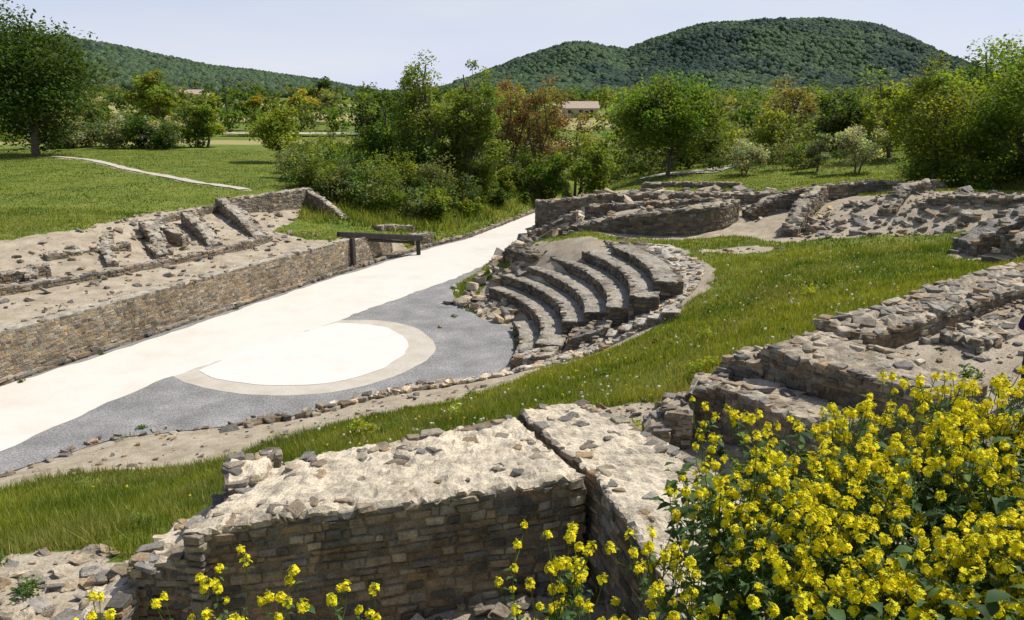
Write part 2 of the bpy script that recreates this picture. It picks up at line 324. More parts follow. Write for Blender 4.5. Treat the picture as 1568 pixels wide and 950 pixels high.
def ribbon(geo,L,R,zb,course=.12,slen=.26,res=.15,amp=.03,top=(.47,.42,.34),side=(.26,.22,.165),dens=6,tsz=.09,br=1.,rim=.5,topbr=1.,edge=.03,prot=.02,fj=.16,sunk=0.):
    L=A(L,float);R=A(R,float)
    if len(L)!=len(R):
        m=3*max(len(L),len(R));L=rsmp(L,m);R=rsmp(R,m)
    mid=(L+R)/2
    cl=np.r_[0,np.cumsum(np.hypot(*np.diff(mid[:,:2],axis=0).T))]
    n=max(2,int(cl[-1]/res));wd=np.hypot(*(R-L)[:,:2].T).mean();m=max(2,int(wd/res))
    s=np.linspace(0,cl[-1],n+1)
    Ls=np.stack([np.interp(s,cl,L[:,k]) for k in range(3)],-1);Rs=np.stack([np.interp(s,cl,R[:,k]) for k in range(3)],-1)
    t=np.linspace(0,1,m+1)[None,:,None]
    P=Ls[:,None]*(1-t)+Rs[:,None]*t
    x,y=P[...,0],P[...,1]
    P[...,2]+=amp*2*((fbm(x*2.2,y*2.2,41)-.47)+.5*(vn(x*9,y*9,43)-.5)+.35*(vn(x*19,y*19,47)-.5))
    E=np.zeros(P.shape[:2],bool);E[0]=E[-1]=True;E[:,0]=E[:,-1]=True
    P[...,2]-=E*rng.uniform(0,edge*1.5,E.shape)
    J=rng.uniform(-1,1,P.shape[:2]+(2,))*edge*.5;P[...,:2]+=J*E[...,None]
    I=np.arange((n+1)*(m+1)).reshape(n+1,m+1)
    Q=np.stack([I[:-1,:-1],I[:-1,1:],I[1:,1:],I[1:,:-1]],-1).reshape(-1,4)
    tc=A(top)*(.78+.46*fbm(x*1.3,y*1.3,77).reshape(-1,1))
    ring=np.r_[I[0,:],I[1:,-1],I[-1,:-1][::-1],I[1:-1,0][::-1]]
    V=P.reshape(-1,3);geo.add(V,Q[:,::-1],None,tc)
    rv=V[ring];k=len(ring)
    P0=(Ls[:,None]*(1-t)+Rs[:,None]*t).reshape(-1,3)[ring];cen=np.repeat(((Ls+Rs)/2)[:,None],m+1,1).reshape(-1,3)[ring]
    low=P0.copy();dv=(cen-P0)[:,:2];dl=np.hypot(dv[:,0],dv[:,1])[:,None]+1e-6;low[:,:2]+=dv/dl*np.minimum(.008,dl);low[:,2]=rv[:,2]-.05
    bt=low.copy();bt[:,2]=zb
    q=[(i,(i+1)%k,(i+1)%k+k,i+k) for i in range(k)]
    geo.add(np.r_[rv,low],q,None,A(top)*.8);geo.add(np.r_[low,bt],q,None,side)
    C=[];S=[];Yw=[]
    for pl in (Ls,Rs[::-1],A([Ls[-1],Rs[-1]]),A([Rs[0],Ls[0]])):
        c2=np.r_[0,np.cumsum(np.hypot(*np.diff(pl[:,:2],axis=0).T))];T=c2[-1]
        if T<.05: continue
        z=zb;zm=pl[:,2].max()
        while z<zm:
            h=course*rng.uniform(.65,1.4);u=-rng.uniform(0,slen)
            while u<T:
                l=slen*rng.uniform(.35,1.8);c_=min(max(u+l/2,.02),T-.02)
                px,py,pz=[np.interp(c_,c2,pl[:,k]) for k in range(3)]
                if z+h<=pz+course*.1 :
                    a_=[np.interp(max(c_-.1,0),c2,pl[:,k]) for k in range(2)];b_=[np.interp(min(c_+.1,T),c2,pl[:,k]) for k in range(2)]
                    tx,ty=b_[0]-a_[0],b_[1]-a_[1];q_=math.hypot(tx,ty)+1e-9;tx/=q_;ty/=q_
                    nxn,nyn=-ty,tx
                    dep=.09;pr=rng.uniform(-.004,prot)
                    le=min(l,2*min(c_,T-c_)+.06)
                    if le>.03:
                        C.append((px+nxn*(pr-dep),py+nyn*(pr-dep),z+h/2+rng.uniform(-.12,.12)*h));S.append((le*rng.uniform(.44,.485),dep,h*rng.uniform(.34,.47)));Yw.append(math.atan2(ty,tx))
                u+=l
            z+=h
    if C:
        C=A(C);S=A(S);Yw=A(Yw)
        keep=C[:,2]+S[:,2]>hgt(C[:,0],C[:,1])-.08
        C,S,Yw=C[keep],S[keep],Yw[keep]
        boxes(geo,C,S,Yw,pal(len(C),br),fj,.035)
    nt_=int(cl[-1]*wd*dens)
    if nt_:
        si=U(0,cl[-1],nt_);ti=U(.04,.96,nt_)
        p=np.stack([np.interp(si,cl,L[:,k]) for k in range(3)],-1)*(1-ti)[:,None]+np.stack([np.interp(si,cl,R[:,k]) for k in range(3)],-1)*ti[:,None]
        p[:,2]+=amp*2*(fbm(p[:,0]*2.2,p[:,1]*2.2,41)-.47)
        sz=tsz*U(.35,1.5,nt_);S=np.c_[sz,sz*U(.5,.9,nt_),sz*U(.25,.45,nt_)];p[:,2]-=S[:,2]*sunk
        boxes(geo,p,S,U(0,6.28,nt_),pal(nt_,1.15*topbr),.35,.1)
    nr=int(cl[-1]*2/slen*rim)
    if nr:
        si=U(0,cl[-1],nr);w_=rng.integers(0,2,nr)
        a_=np.stack([np.interp(si,cl,L[:,k]) for k in range(3)],-1);b_=np.stack([np.interp(si,cl,R[:,k]) for k in range(3)],-1)
        f=np.where(w_==0,.07/wd,1-.07/wd)[:,None];p=a_*(1-f)+b_*f;p[:,2]+=U(-.05,.01,nr)
        d=(b_-a_);yw=np.arctan2(d[:,1],d[:,0])+math.pi/2+rng.normal(0,.2,nr)
        boxes(geo,p,np.c_[U(.3,.7,nr)*slen,U(.06,.11,nr),U(.3,.5,nr)*course],yw,pal(nr,1.25*topbr),.3,.08)
def off(P,w):
    P=A(P,float);d=np.gradient(P[:,:2],axis=0);d/=np.hypot(d[:,0],d[:,1])[:,None]
    Q=P.copy();Q[:,0]+=-d[:,1]*w;Q[:,1]+=d[:,0]*w;return Q
def wall(name,P,w,zb,mat=None,**k):
    g_=Geo();P=A(P,float);Lf=off(P,w) if w>0 else P;Rt=P if w>0 else off(P,w)
    ribbon(g_,Lf,Rt,zb,**k);return g_.build(name,mat or M_farstone)
def rubble(geo,P,dens,smin,smax,br=1.3,sink=.3,flat=.6,pw=2.5):
    P=A(P,float);x0,y0=P.min(0);x1,y1=P.max(0);n=int((x1-x0)*(y1-y0)*dens)
    x=U(x0,x1,n);y=U(y0,y1,n);k=inpoly(x,y,P);x,y=x[k],y[k];n=len(x)
    if not n: return
    s=smin+(smax-smin)*U(0,1,n)**pw;z=hgt(x,y)+s*flat*(1-sink*2)
    boxes(geo,np.c_[x,y,z],np.c_[s,s*U(.6,1,n),s*U(.4,1,n)*flat],U(0,6.28,n),pal(n,br),.35,.25)
# ---- foreground wall A
TOPC=(.64,.56,.435)
g=Geo()
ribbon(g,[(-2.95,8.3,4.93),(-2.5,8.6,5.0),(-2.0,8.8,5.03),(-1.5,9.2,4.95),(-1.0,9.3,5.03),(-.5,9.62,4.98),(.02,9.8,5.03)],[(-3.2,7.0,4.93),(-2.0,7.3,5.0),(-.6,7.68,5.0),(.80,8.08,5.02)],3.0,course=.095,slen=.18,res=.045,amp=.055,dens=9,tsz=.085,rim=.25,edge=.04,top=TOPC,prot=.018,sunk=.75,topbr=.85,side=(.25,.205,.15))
ribbon(g,[(-3.75,7.95,4.55),(-3.0,8.3,4.72)],[(-3.85,7.1,4.5),(-3.2,7.05,4.68)],3.0,course=.09,slen=.2,res=.05,amp=.09,dens=14,tsz=.10,edge=.09,top=TOPC,prot=.03)
ribbon(g,[(-4.4,7.6,4.15),(-3.75,7.8,4.3)],[(-4.45,6.75,4.05),(-3.8,6.75,4.3)],3.0,course=.09,slen=.2,res=.05,amp=.09,dens=14,tsz=.10,edge=.09,top=TOPC,prot=.03)
ribbon(g,[(-3.3,8.5,5.05),(-2.75,8.7,5.08)],[(-3.12,7.9,5.0),(-2.8,8.0,5.02)],4.0,course=.09,slen=.2,res=.05,amp=.07,dens=12,tsz=.08,edge=.07,top=TOPC)
g.build('ruined_masonry_wall',M_stone)
g=Geo()
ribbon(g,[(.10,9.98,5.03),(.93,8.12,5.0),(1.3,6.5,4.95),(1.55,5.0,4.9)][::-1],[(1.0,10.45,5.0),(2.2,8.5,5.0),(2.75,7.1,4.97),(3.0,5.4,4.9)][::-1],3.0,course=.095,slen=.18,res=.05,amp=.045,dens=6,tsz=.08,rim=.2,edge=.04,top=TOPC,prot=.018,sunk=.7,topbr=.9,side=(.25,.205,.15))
g.build('ruined_cross_wall',M_stone)
g=Geo()
CT=(.47,.405,.31)
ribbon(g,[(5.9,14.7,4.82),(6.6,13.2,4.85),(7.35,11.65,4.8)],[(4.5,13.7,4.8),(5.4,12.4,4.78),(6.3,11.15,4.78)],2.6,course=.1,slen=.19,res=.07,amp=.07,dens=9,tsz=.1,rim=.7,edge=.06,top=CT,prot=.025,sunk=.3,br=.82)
ribbon(g,[(4.40,13.7,4.22),(6.0,11.55,4.2)],[(3.6,13.2,4.2),(4.85,11.35,4.18)],2.6,course=.1,slen=.19,res=.07,amp=.07,dens=10,tsz=.09,rim=.7,edge=.06,top=CT,prot=.025,sunk=.3,br=.82)
ribbon(g,[(4.5,14.7,4.5),(5.0,14.2,4.55)],[(3.9,14.1,4.4),(4.5,13.6,4.5)],2.6,course=.1,slen=.22,res=.08,amp=.07,dens=12,tsz=.1,edge=.07,top=CT)
ribbon(g,[(3.5,14.3,4.1),(4.1,14.0,4.25)],[(3.1,13.4,4.0),(3.6,13.25,4.15)],2.6,course=.1,slen=.22,res=.08,amp=.07,dens=12,tsz=.1,edge=.07,top=CT)
ribbon(g,[(2.8,13.9,3.75),(3.3,13.8,3.9)],[(2.7,13.1,3.65),(3.15,13.0,3.8)],2.6,course=.1,slen=.22,res=.08,amp=.08,dens=12,tsz=.1,edge=.07,top=CT)
ribbon(g,[(2.4,13.6,3.5),(2.8,13.6,3.6)],[(2.35,12.9,3.4),(2.75,12.9,3.5)],2.6,course=.1,slen=.22,res=.08,amp=.08,dens=14,tsz=.1,edge=.07,top=CT)
g.build('stepped_masonry_wall',M_stone)
g=Geo()
ribbon(g,[(5.9,14.9,4.95),(7.2,15.3,5.12),(9.4,16.9,5.3),(12,18.4,5.4),(15,20,5.6)],[(6.5,13.9,4.92),(7.7,14.3,5.1),(9.9,15.7,5.28),(12.5,17.2,5.4),(15.5,18.7,5.5)],3.6,course=.11,slen=.23,res=.09,amp=.1,dens=12,tsz=.12,rim=1.,edge=.07,top=CT,sunk=.3,br=.85)
ribbon(g,[(7.9,14.1,4.95),(9.2,14.9,5.0),(11,16,5.1)],[(8.3,13.5,4.9),(9.7,14.2,4.98),(11.5,15.3,5.1)],4,course=.11,slen=.25,res=.09,amp=.08,dens=14,tsz=.1,rim=1.,edge=.07,top=CT,sunk=.3)
g.build('long_rubble_wall',M_stone)
# ---- theatre seats
cx,cy=-9.5,29.2
def arc(r,a0,a1,z,n=18):
    a=np.radians(np.linspace(a0,a1,n));return np.c_[cx+r*np.cos(a),cy+r*np.sin(a),np.full(n,z)]
g=Geo()
rings=[(9.8,.42,-14,13),(10.6,.88,-13,37),(11.4,1.34,-6,38),(12.2,1.8,-7,33),(13.0,2.26,-11,30),(13.8,2.72,-12,24),(14.6,3.1,-9,19)]
for r,z,a0,a1 in rings:
    w=.62
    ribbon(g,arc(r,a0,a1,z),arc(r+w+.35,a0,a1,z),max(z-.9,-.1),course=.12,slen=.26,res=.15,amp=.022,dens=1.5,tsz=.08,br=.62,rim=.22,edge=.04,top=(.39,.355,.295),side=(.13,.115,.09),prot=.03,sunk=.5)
ribbon(g,arc(10.2,-22,-16,.75),arc(11.6,-22,-16,1.05),0,course=.13,slen=.3,res=.15,amp=.05,dens=10,tsz=.12)
ribbon(g,arc(11.8,-15,-9,1.2),arc(13.2,-15,-9,1.75),0,course=.13,slen=.3,res=.15,amp=.05,dens=10,tsz=.12,top=(.3,.27,.23))
for k in range(7):
    ribbon(g,arc(12.3+k*.45,-17.5,-14.2,1.15+k*.24,3),arc(12.85+k*.45,-17.5,-14.2,1.15+k*.24,3),.3,course=.13,slen=.3,res=.15,amp=.02,dens=4,tsz=.08,top=(.55,.50,.42))
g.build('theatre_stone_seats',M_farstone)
g=Geo()
ribbon(g,arc(15.2,10,38,2.95),arc(16.7,6,34,2.95),1.2,course=.15,slen=.35,res=.22,amp=.16,dens=9,tsz=.15,br=.7,rim=1.3,edge=.1,top=(.24,.215,.18),topbr=.7)
ribbon(g,arc(12.6,34,44,2.2),arc(15.2,31,40,2.5),.4,course=.15,slen=.35,res=.22,amp=.19,dens=9,tsz=.15,br=.65,rim=1.3,edge=.1,top=(.22,.20,.17),topbr=.65)
ribbon(g,arc(14.0,26,34,2.5),arc(15.3,22,31,2.9),.4,course=.15,slen=.35,res=.22,amp=.16,dens=9,tsz=.14,br=.65,rim=1.,edge=.1,top=(.24,.22,.19),topbr=.7)
g.build('collapsed_upper_seating',M_farstone)
cb=A([(-6.1,21.6),(-3.7,23.0),(-.9,23.9),(1,24.4),(2.5,24.8),(4.2,25.5),(5.6,27.0),(6.6,29.4),(6.4,31.6),(5.9,33.4),(4.4,35.2)])
cb=cr(cb,6)
w0=np.interp(np.arange(len(cb)),[0,12,24,36,60],[.35,.6,.9,1.2,1.4])
d=np.gradient(cb,axis=0);d/=np.hypot(d[:,0],d[:,1])[:,None];nn=np.c_[-d[:,1],d[:,0]]
Lc=cb+nn*w0[:,None]*.5;Rc=cb-nn*w0[:,None]*.5
g=Geo();ribbon(g,np.c_[Lc,hgt(Lc[:,0],Lc[:,1])+.12],np.c_[Rc,hgt(Rc[:,0],Rc[:,1])+.10],-.2,course=.12,slen=.25,res=.12,amp=.05,dens=20,tsz=.11,rim=.5,top=(.62,.57,.48),topbr=1.6,edge=.05,sunk=.4,br=1.2)
g.build('outer_stone_kerb',M_farstone)
g=Geo()
e=cr([(-14.4,15.8),(-12.8,18.2),(-11,20.5),(-8.5,21.2),(-6.3,22.2),(-4.6,23.3)],12)
n=len(e);boxes(g,np.c_[e+rng.normal(0,.2,(n,2)),np.full(n,.03)],np.c_[U(.03,.15,n),U(.03,.1,n),U(.02,.07,n)],U(0,6,n),pal(n,1.2),.35,.1)
e=cr([(-7.6,20.9),(-6,21.3),(-4.5,22.4),(-3,23.2),(-2,23.6)],10);n=len(e)
boxes(g,np.c_[e+rng.normal(0,.14,(n,2)),hgt(e[:,0],e[:,1])+.06],np.c_[U(.07,.22,n),U(.07,.15,n),U(.05,.14,n)],U(0,6,n),pal(n,1.05),.35,.15)
rubble(g,[(-14,16),(-9.6,17),(-5.4,18.9),(-1.5,20.8),(0,23),(-4,23),(-11,20)],4,.02,.09,1.3)
rubble(g,[(-3,36),(-1,33),(0,31.5),(.3,34),(1,38.5),(-1,39)],9,.06,.32,1.5)
rubble(g,[(-2.6,36),(-1.2,33.2),(-1.0,34),(-1.6,38)],14,.03,.15,1.6)
rubble(g,[(-3.1,39.4),(-1.9,42.6),(-1,42),(0,38.5),(-2,36)],3,.05,.2,1.2)
rubble(g,[(-1.5,44),(0,50.3),(2.2,59.2),(5,66),(5.6,60),(3.8,48),(3,40),(.5,39)],6,.08,.45,1.2)
rubble(g,[(2,46),(4,38.5),(10,37.5),(16,38),(16,42),(8,48),(4,52)],3,.06,.35,1.3)
rubble(g,[(11.6,33),(15.5,32),(20,30.5),(23,31),(22,34),(17,36),(13,37)],13,.03,.22,1.4)
rubble(g,[(14.2,25.6),(18,26.5),(19,24),(15,24)],5,.05,.3,1.3)
rubble(g,[(5.9,14.9),(12.5,19),(14.5,17),(12,10),(9,8),(7,10)],20,.012,.1,1.4)
rubble(g,[(-.2,10),(.6,15.8),(2.8,15.7),(3.6,14.2),(6.3,11.2),(6,9),(3,5.5),(1,8)],22,.015,.14,1.5)
rubble(g,[(-9,5),(-9,9.0),(-5.4,9.3),(-4.2,8.8),(-3,8.4),(-3,4.5),(-6,3)],45,.012,.13,1.4,flat=.35)
rubble(g,[(-5,7.5),(1,8.3),(2,5.5),(-4,5.2)],50,.015,.12,1.35)
rubble(g,[(-24,28),(-24,35),(-21,38.2),(-20.9,45),(-19.3,50),(-16.5,53.5),(-14,55),(-13.6,46),(-9.5,45),(-16.5,27)],2.5,.03,.2,1.25)
rubble(g,[(9,31.2),(11,31.9),(10,33),(7.5,32.5)],5,.04,.15,1.3)
g.build('scattered_rubble_stones',M_farstone)
# ---- left bank
F=A([(-24.6,9.5,1.7),(-19.5,19.5,1.7),(-17,25.1,1.7),(-14.5,31.1,1.7),(-10.8,40,1.7),(-9.0,44.1,1.68),(-7.3,48,1.3)])
wall('channel_retaining_wall',F,.65,-.05,course=.11,slen=.22,res=.2,amp=.02,dens=1.5,br=1.08,top=(.50,.45,.365),side=(.36,.285,.185),rim=.25,prot=.007,fj=.12)
wall('low_stone_edging',[(-26,7.7,.16),(-19.2,19.7,.16),(-16.8,24.9,.16),(-14.3,30.9,.16),(-10.6,39.8,.16),(-7.1,47.6,.18),(-5.2,51.3,.2),(-2.7,55.3,.22),(1.1,65.6,.2),(5,76.4,.2)],.35,-.05,course=.14,slen=.5,res=.25,amp=.03,dens=3,br=.8,top=(.33,.27,.20),rim=.9,topbr=.85)
wall('terrace_wall',[(-24,22,2.1),(-20.0,29.7,2.1),(-16.9,33.7,2.1),(-14.4,38.5,2.1),(-13.0,42.9,2.1)],.5,1.3,course=.13,slen=.26,res=.18,amp=.07,dens=6,rim=.7,br=1.0,sunk=.4)
def lwall(nm,P,w=.5,zb=1.3,**k):
    kk=dict(course=.12,slen=.25,res=.15,amp=.07,dens=5,tsz=.09,rim=.6,br=1.,edge=.06,prot=.025,sunk=.4);kk.update(k);return wall(nm,P,w,zb,**kk)
lwall('buttress_wall',[(-16.7,38.7,2.0),(-17.6,40.0,2.6),(-18.8,41.5,3.2)],.7)
lwall('buttress_wall',[(-15.1,41.1,2.0),(-16.2,42.5,2.7),(-17.7,44.2,3.3)],.7)
lwall('buttress_wall',[(-13.4,43.5,2.0),(-15.2,46.2,2.8),(-17.4,49.0,3.5)],.8)
lwall('ruined_wall',[(-13.5,54.2,3.5),(-15.5,51.2,3.45),(-17.6,48.3,3.35)][::-1],.6)
lwall('sloping_end_wall',[(-10.6,51.9,1.8),(-12.2,53.2,2.8),(-13.8,54.4,3.5)],.5,1.)
lwall('back_terrace_wall',[(-16.9,40.4,2.5),(-18.3,40.8,2.95),(-19.5,42.5,3.0),(-18.9,46.5,3.0),(-17.8,49.5,3.1)][::-1],.5,1.5)
lwall('foundation_wall',[(-21.5,30.6,2.35),(-19.5,33.0,2.4)],.45)
lwall('foundation_wall',[(-19.2,31.5,2.3),(-20.3,33.5,2.45)],.4)
lwall('foundation_wall',[(-17.5,34.8,2.3),(-18.9,37.0,2.5)],.45)
lwall('foundation_wall',[(-20.5,34.6,2.6),(-18.2,37.6,2.6)],.4)
lwall('foundation_wall',[(-16.3,37.0,2.2),(-17.9,39.4,2.3)],.4)
lwall('foundation_wall',[(-21.9,28.6,2.2),(-23.2,31.0,2.4)],.45)
lwall('foundation_wall',[(-18.6,36.6,2.5),(-19.8,39.3,2.9)],.5)
lwall('channel_end_wall',[(-8.2,49.6,1.6),(-7.4,50.8,1.5),(-6.4,51.9,1.2)],.6,0)
lwall('channel_end_wall',[(-6.3,50.6,.9),(-5.2,52.2,.8)],.5,0)
def box_obj(name,a_,b_,w,h,mat,parent=None):
    a_=A(a_,float);b_=A(b_,float);d=b_-a_;L=np.linalg.norm(d);d/=L
    s=np.cross(d,[0,0.01,1]);s/=np.linalg.norm(s);u=np.cross(s,d);M_=np.stack([d,s,u])
    V=(TV*.5*A([L,w,h]))@M_+(a_+b_)/2
    g_=Geo();g_.add(V,TQ,TT);return g_.build(name,mat,False,parent)
sl=bpy.data.objects.new('wooden_sluice_gate',None);bpy.context.collection.objects.link(sl)
box_obj('top_beam',(-9.75,44.3,1.92),(-5.55,48.6,1.0),.35,.32,M_wood,sl)
box_obj('lower_beam',(-9.2,44.9,1.55),(-6.0,48.2,.8),.2,.16,M_wood,sl)
box_obj('upright_post',(-8.92,44.1,-.05),(-8.93,44.12,1.75),.4,.2,M_wood,sl)
box_obj('far_post',(-5.75,48.35,-.05),(-5.76,48.36,1.0),.25,.25,M_wood,sl)
# ---- right bank ruins
def rwall(nm,P,w=.8,zb=1.,**k):
    kk=dict(course=.14,slen=.28,res=.2,amp=.12,dens=4,tsz=.13,rim=.7,br=.8,edge=.08,top=(.44,.385,.295),prot=.03,sunk=.3,side=(.20,.17,.13));kk.update(k);return wall(nm,P,w,zb,**kk)
rwall('curved_retaining_wall',cr([(2.2,40.8,2.7),(3.0,38.9,3.2),(4.9,37.4,3.85),(7.2,36.7,4.2),(9.6,37.0,4.45),(11.0,38.6,4.5)],4),1.0,1.2,br=.66)
rwall('ruined_wall',[(2.2,47.5,3.4),(5.2,46.3,3.9),(8,44.3,4.2),(11.7,41.3,4.5),(15.2,40.6,4.7)],.8,2)
rwall('ruined_wall',[(5.3,66.0,.9),(4.2,58.5,1.9),(2.6,52,2.9),(2.3,47.6,3.4)][::-1],.9,0)
rwall('ruined_wall',[(.9,44.5,2.0),(1.7,42.5,2.6),(3.4,42.2,3.5)],.9,0)
rwall('ruined_wall',[(4,43.6,3.6),(7.5,41.8,4.0),(11.0,39.9,4.5)],.6,2)
rwall('ruined_wall',[(11.6,38.3,4.0),(12.6,38.6,4.6),(14.2,38.4,5.1)],.9,2.6)
rwall('ruined_wall',[(12.2,33.8,3.8),(13.3,35.6,4.7),(15.0,38.0,5.3)],.7,2.8)
rwall('ruined_wall',[(15.0,38.2,5.2),(17.5,38.6,5.4),(20.5,37.8,5.3)],.7,3)
rwall('ruined_wall',[(16.2,33.6,4.7),(17.6,35.3,5.5),(18.8,35.6,5.7)],.7,3)
rwall('ruined_wall',[(17.5,33.6,5.25),(20.5,32.0,5.4),(25,31.4,5.6)],.7,3)
rwall('ruined_wall',[(14.7,25.0,4.7),(15.6,25.2,5.2),(17.2,25.7,5.8)],.9,3.5,top=(.36,.33,.29))
rwall('ruined_wall',[(15.6,24.2,4.9),(17.6,24.7,5.9)],.7,3.5)
rwall('ruined_wall',[(8,49.5,4.3),(13,46,4.6)],.6,3)
# ---------------------------------------------------------------- vegetation
def cards(geo,C,size,col,flatten=.6,asp=.6):
    n=len(C);nrm=rng.normal(0,1,(n,3));nrm[:,2]=np.abs(nrm[:,2])+flatten;nrm/=np.linalg.norm(nrm,axis=1)[:,None]
    r=rng.normal(0,1,(n,3));u=np.cross(nrm,r);u/=np.linalg.norm(u,axis=1)[:,None];v=np.cross(nrm,u)
    s=size*U(.6,1.35,n)[:,None]
    V=np.stack([C-u*s*.5,C+v*s*asp*.5,C+u*s*.5,C-v*s*asp*.5],1)
    V[:,0]+=nrm*s*.12;V[:,2]+=nrm*s*-.1
    q=np.arange(n*4).reshape(n,4);geo.add(V.reshape(-1,3),q,None,np.repeat(col,4,0))
def tube(geo,P,R,sides=5,col=(1,1,1)):
    P=A(P,float);k=len(P);a_=np.arange(sides)*2*math.pi/sides
    d=np.gradient(P,axis=0);V=[]
    for i in range(k):
        t=d[i]/(np.linalg.norm(d[i])+1e-9);s=np.cross(t,[.3,.9,.1]);s/=np.linalg.norm(s);u=np.cross(t,s)
        V.append(P[i]+R[i]*(np.cos(a_)[:,None]*s+np.sin(a_)[:,None]*u))
    Q=[(i*sides+j,i*sides+(j+1)%sides,(i+1)*sides+(j+1)%sides,(i+1)*sides+j) for i in range(k-1) for j in range(sides)]
    geo.add(np.concatenate(V),Q,None,col)
def crown(geo,c,rad,N,nl,leaf,col,lump=.26,cv=.28,hue=0.,asp=.6):
    c=A(c,float);rad=A(rad,float)
    d=rng.normal(0,1,(N,3));d/=np.linalg.norm(d,axis=1)[:,None]
    rr=U(.1,1,N)**.5;cc=c+d*rr[:,None]*rad*(1-lump*.55)*U(.8,1.12,N)[:,None]
    per=max(4,nl//N);ci=np.repeat(np.arange(N),per)
    rc=rad[:2].mean()*lump*U(.75,1.4,N)*(1.15 if rad[2]>rad[0]*1.5 else 1)
    o=rng.normal(0,1,(len(ci),3));o/=np.linalg.norm(o,axis=1)[:,None];o*=(U(.0,1,len(ci))**.5)[:,None]
    P=cc[ci]+o*rc[ci][:,None]*A([1.1,1.1,.8])
    cl=A(col)*U(1-cv,1+cv,N)[:,None];cl[:,0]*=U(1-.2-hue,1.2+hue,N)
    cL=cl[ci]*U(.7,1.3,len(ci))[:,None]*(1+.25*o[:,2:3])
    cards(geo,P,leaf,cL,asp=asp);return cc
def tree(name,x,y,H,W,th,col,nl=5000,leaf=.22,N=45,multi=1,lump=.28,zb=None,cv=.28):
    z0=float(hgt(x,y)[0])-.1 if zb is None else zb
    e_=bpy.data.objects.new(name,None);e_.location=(0,0,0);bpy.context.collection.objects.link(e_)
    gl=Geo();gb=Geo();c=(x,y,z0+th+(H-th)/2)
    cc=crown(gl,c,(W/2,W/2,(H-th)/2),N,nl,leaf,col,lump,cv)
    for m in range(multi):
        bx=x+U(-.3,.3)*(multi>1);by=y+U(-.3,.3)*(multi>1)
        top=A([x+U(-.12,.12)*W*(1+multi),y+U(-.1,.1)*W,z0+H*.85]);k=7;t=np.linspace(0,1,k)[:,None]
        P=A([bx,by,z0])*(1-t)+top*t;P[1:-1,:2]+=rng.normal(0,.015*H,(k-2,2))
        r0=.026*H/(multi**.5);tube(gb,P,r0*(1-.85*t[:,0]),7)
        sel=range(m,N,multi*(1 if N<40 else 2))
        for i in sel:
            f=U(.25,.8);b0=A([np.interp(f*6,np.arange(7),P[:,q]) for q in range(3)])
            if b0[2]>cc[i][2]+.3: b0=A([np.interp(1.5,np.arange(7),P[:,q]) for q in range(3)])
            mid=(b0+cc[i])/2+A([0,0,-.08*H])*U(.2,1);tube(gb,[b0,mid,cc[i]],[r0*.3,r0*.18,.012],4)
    gl.build('leaf_crown',M_leaf,False,e_);gb.build('trunk_and_limbs',M_bark,True,e_)
GR=(.098,.158,.020);DK=(.055,.095,.018);LT=(.155,.205,.028);YL=(.25,.25,.03);BR=(.20,.13,.055);WH=(.28,.31,.22);OL=(.125,.15,.055)
tree('broadleaf_tree',-50,85,15.5,16,.4,DK,24000,.38,130,lump=.27)
tree('broadleaf_tree',-60,88,14,13,.4,DK,10000,.42,65)
tree('broadleaf_tree',-54,124,11,7.5,1.2,LT,4500,.5,40)
tree('broadleaf_tree',-59,113,7,5,.6,OL,2000,.45,30)
tree('broadleaf_tree',-39,104,7,5.5,.6,LT,3000,.42,30)
tree('yellow_green_tree',-41,159,8.2,7,1.,YL,2600,.6,30)
tree('yellow_green_tree',-49,158,7.5,5,1.,YL,2000,.6,25)
tree('light_green_tree',-23.5,82,6.4,5.4,.3,(.19,.235,.03),4600,.3,36,lump=.32)
tree('broadleaf_tree',-48,205,12.5,8,2,DK,1800,.8,25)
tree('poplar_tree',-7.5,67,12.9,5.4,.8,(.135,.19,.035),10000,.25,90,lump=.27)
tree('poplar_tree',-2.9,68,12.5,5.0,.6,(.13,.185,.03),9000,.25,85,lump=.27)
tree('poplar_tree',-5.2,70,9.4,4.4,.5,GR,3800,.27,40)
tree('broadleaf_tree',-10.8,72,8.4,6,.4,GR,4600,.3,42)
tree('broadleaf_tree',-13.5,78,8,6,.4,DK,4000,.32,40)
tree('broadleaf_tree',-21,140,8.8,9,1,DK,4000,.55,40)
tree('bronze_leaved_tree',-.3,79,10.2,5.4,1.0,BR,4200,.24,54,multi=3,lump=.25)
tree('bronze_leaved_tree',3.2,78,10.5,5.8,1.0,BR,4400,.24,54,multi=3,lump=.25)
tree('bronze_leaved_tree',6.4,80,8.8,4.8,1.0,(.18,.15,.055),2800,.24,36,multi=2,lump=.25)
tree('broadleaf_tree',6.9,71.5,6.0,6.0,.2,LT,6000,.26,42)
tree('broadleaf_tree',3.4,73,5.4,4.6,.1,GR,4000,.26,32)
tree('spreading_tree',11.7,61,7.8,9.2,.8,GR,18000,.25,95,multi=2,lump=.27)
tree('flowering_hawthorn',16.3,56.5,3.1,3.5,.2,WH,3600,.15,28,multi=2)
tree('thin_leaved_tree',26.5,79,8.2,6,1.5,(.18,.165,.065),3200,.26,40,lump=.24)
tree('broadleaf_tree',27.5,67,6.4,6,.6,DK,6000,.27,40)
tree('flowering_hawthorn',22.5,52.5,3.8,3.8,.2,WH,4400,.15,30,multi=2)
tree('flowering_hawthorn',20.8,55,2.9,2.4,.2,(.15,.18,.11),1800,.16,20)
tree('broadleaf_tree',20.9,40.4,6.4,5.3,.4,LT,14000,.16,75,lump=.28)
tree('broadleaf_tree',24.6,38.5,6.7,6.4,.2,(.11,.17,.022),15000,.17,80,lump=.28)
tree('broadleaf_tree',24.0,42,5,5,.2,GR,6500,.18,45)
tree('broadleaf_tree',31,52,7.8,8,.4,GR,9000,.23,55)
tree('broadleaf_tree',37,60,8.4,8.5,.4,LT,7500,.27,50)
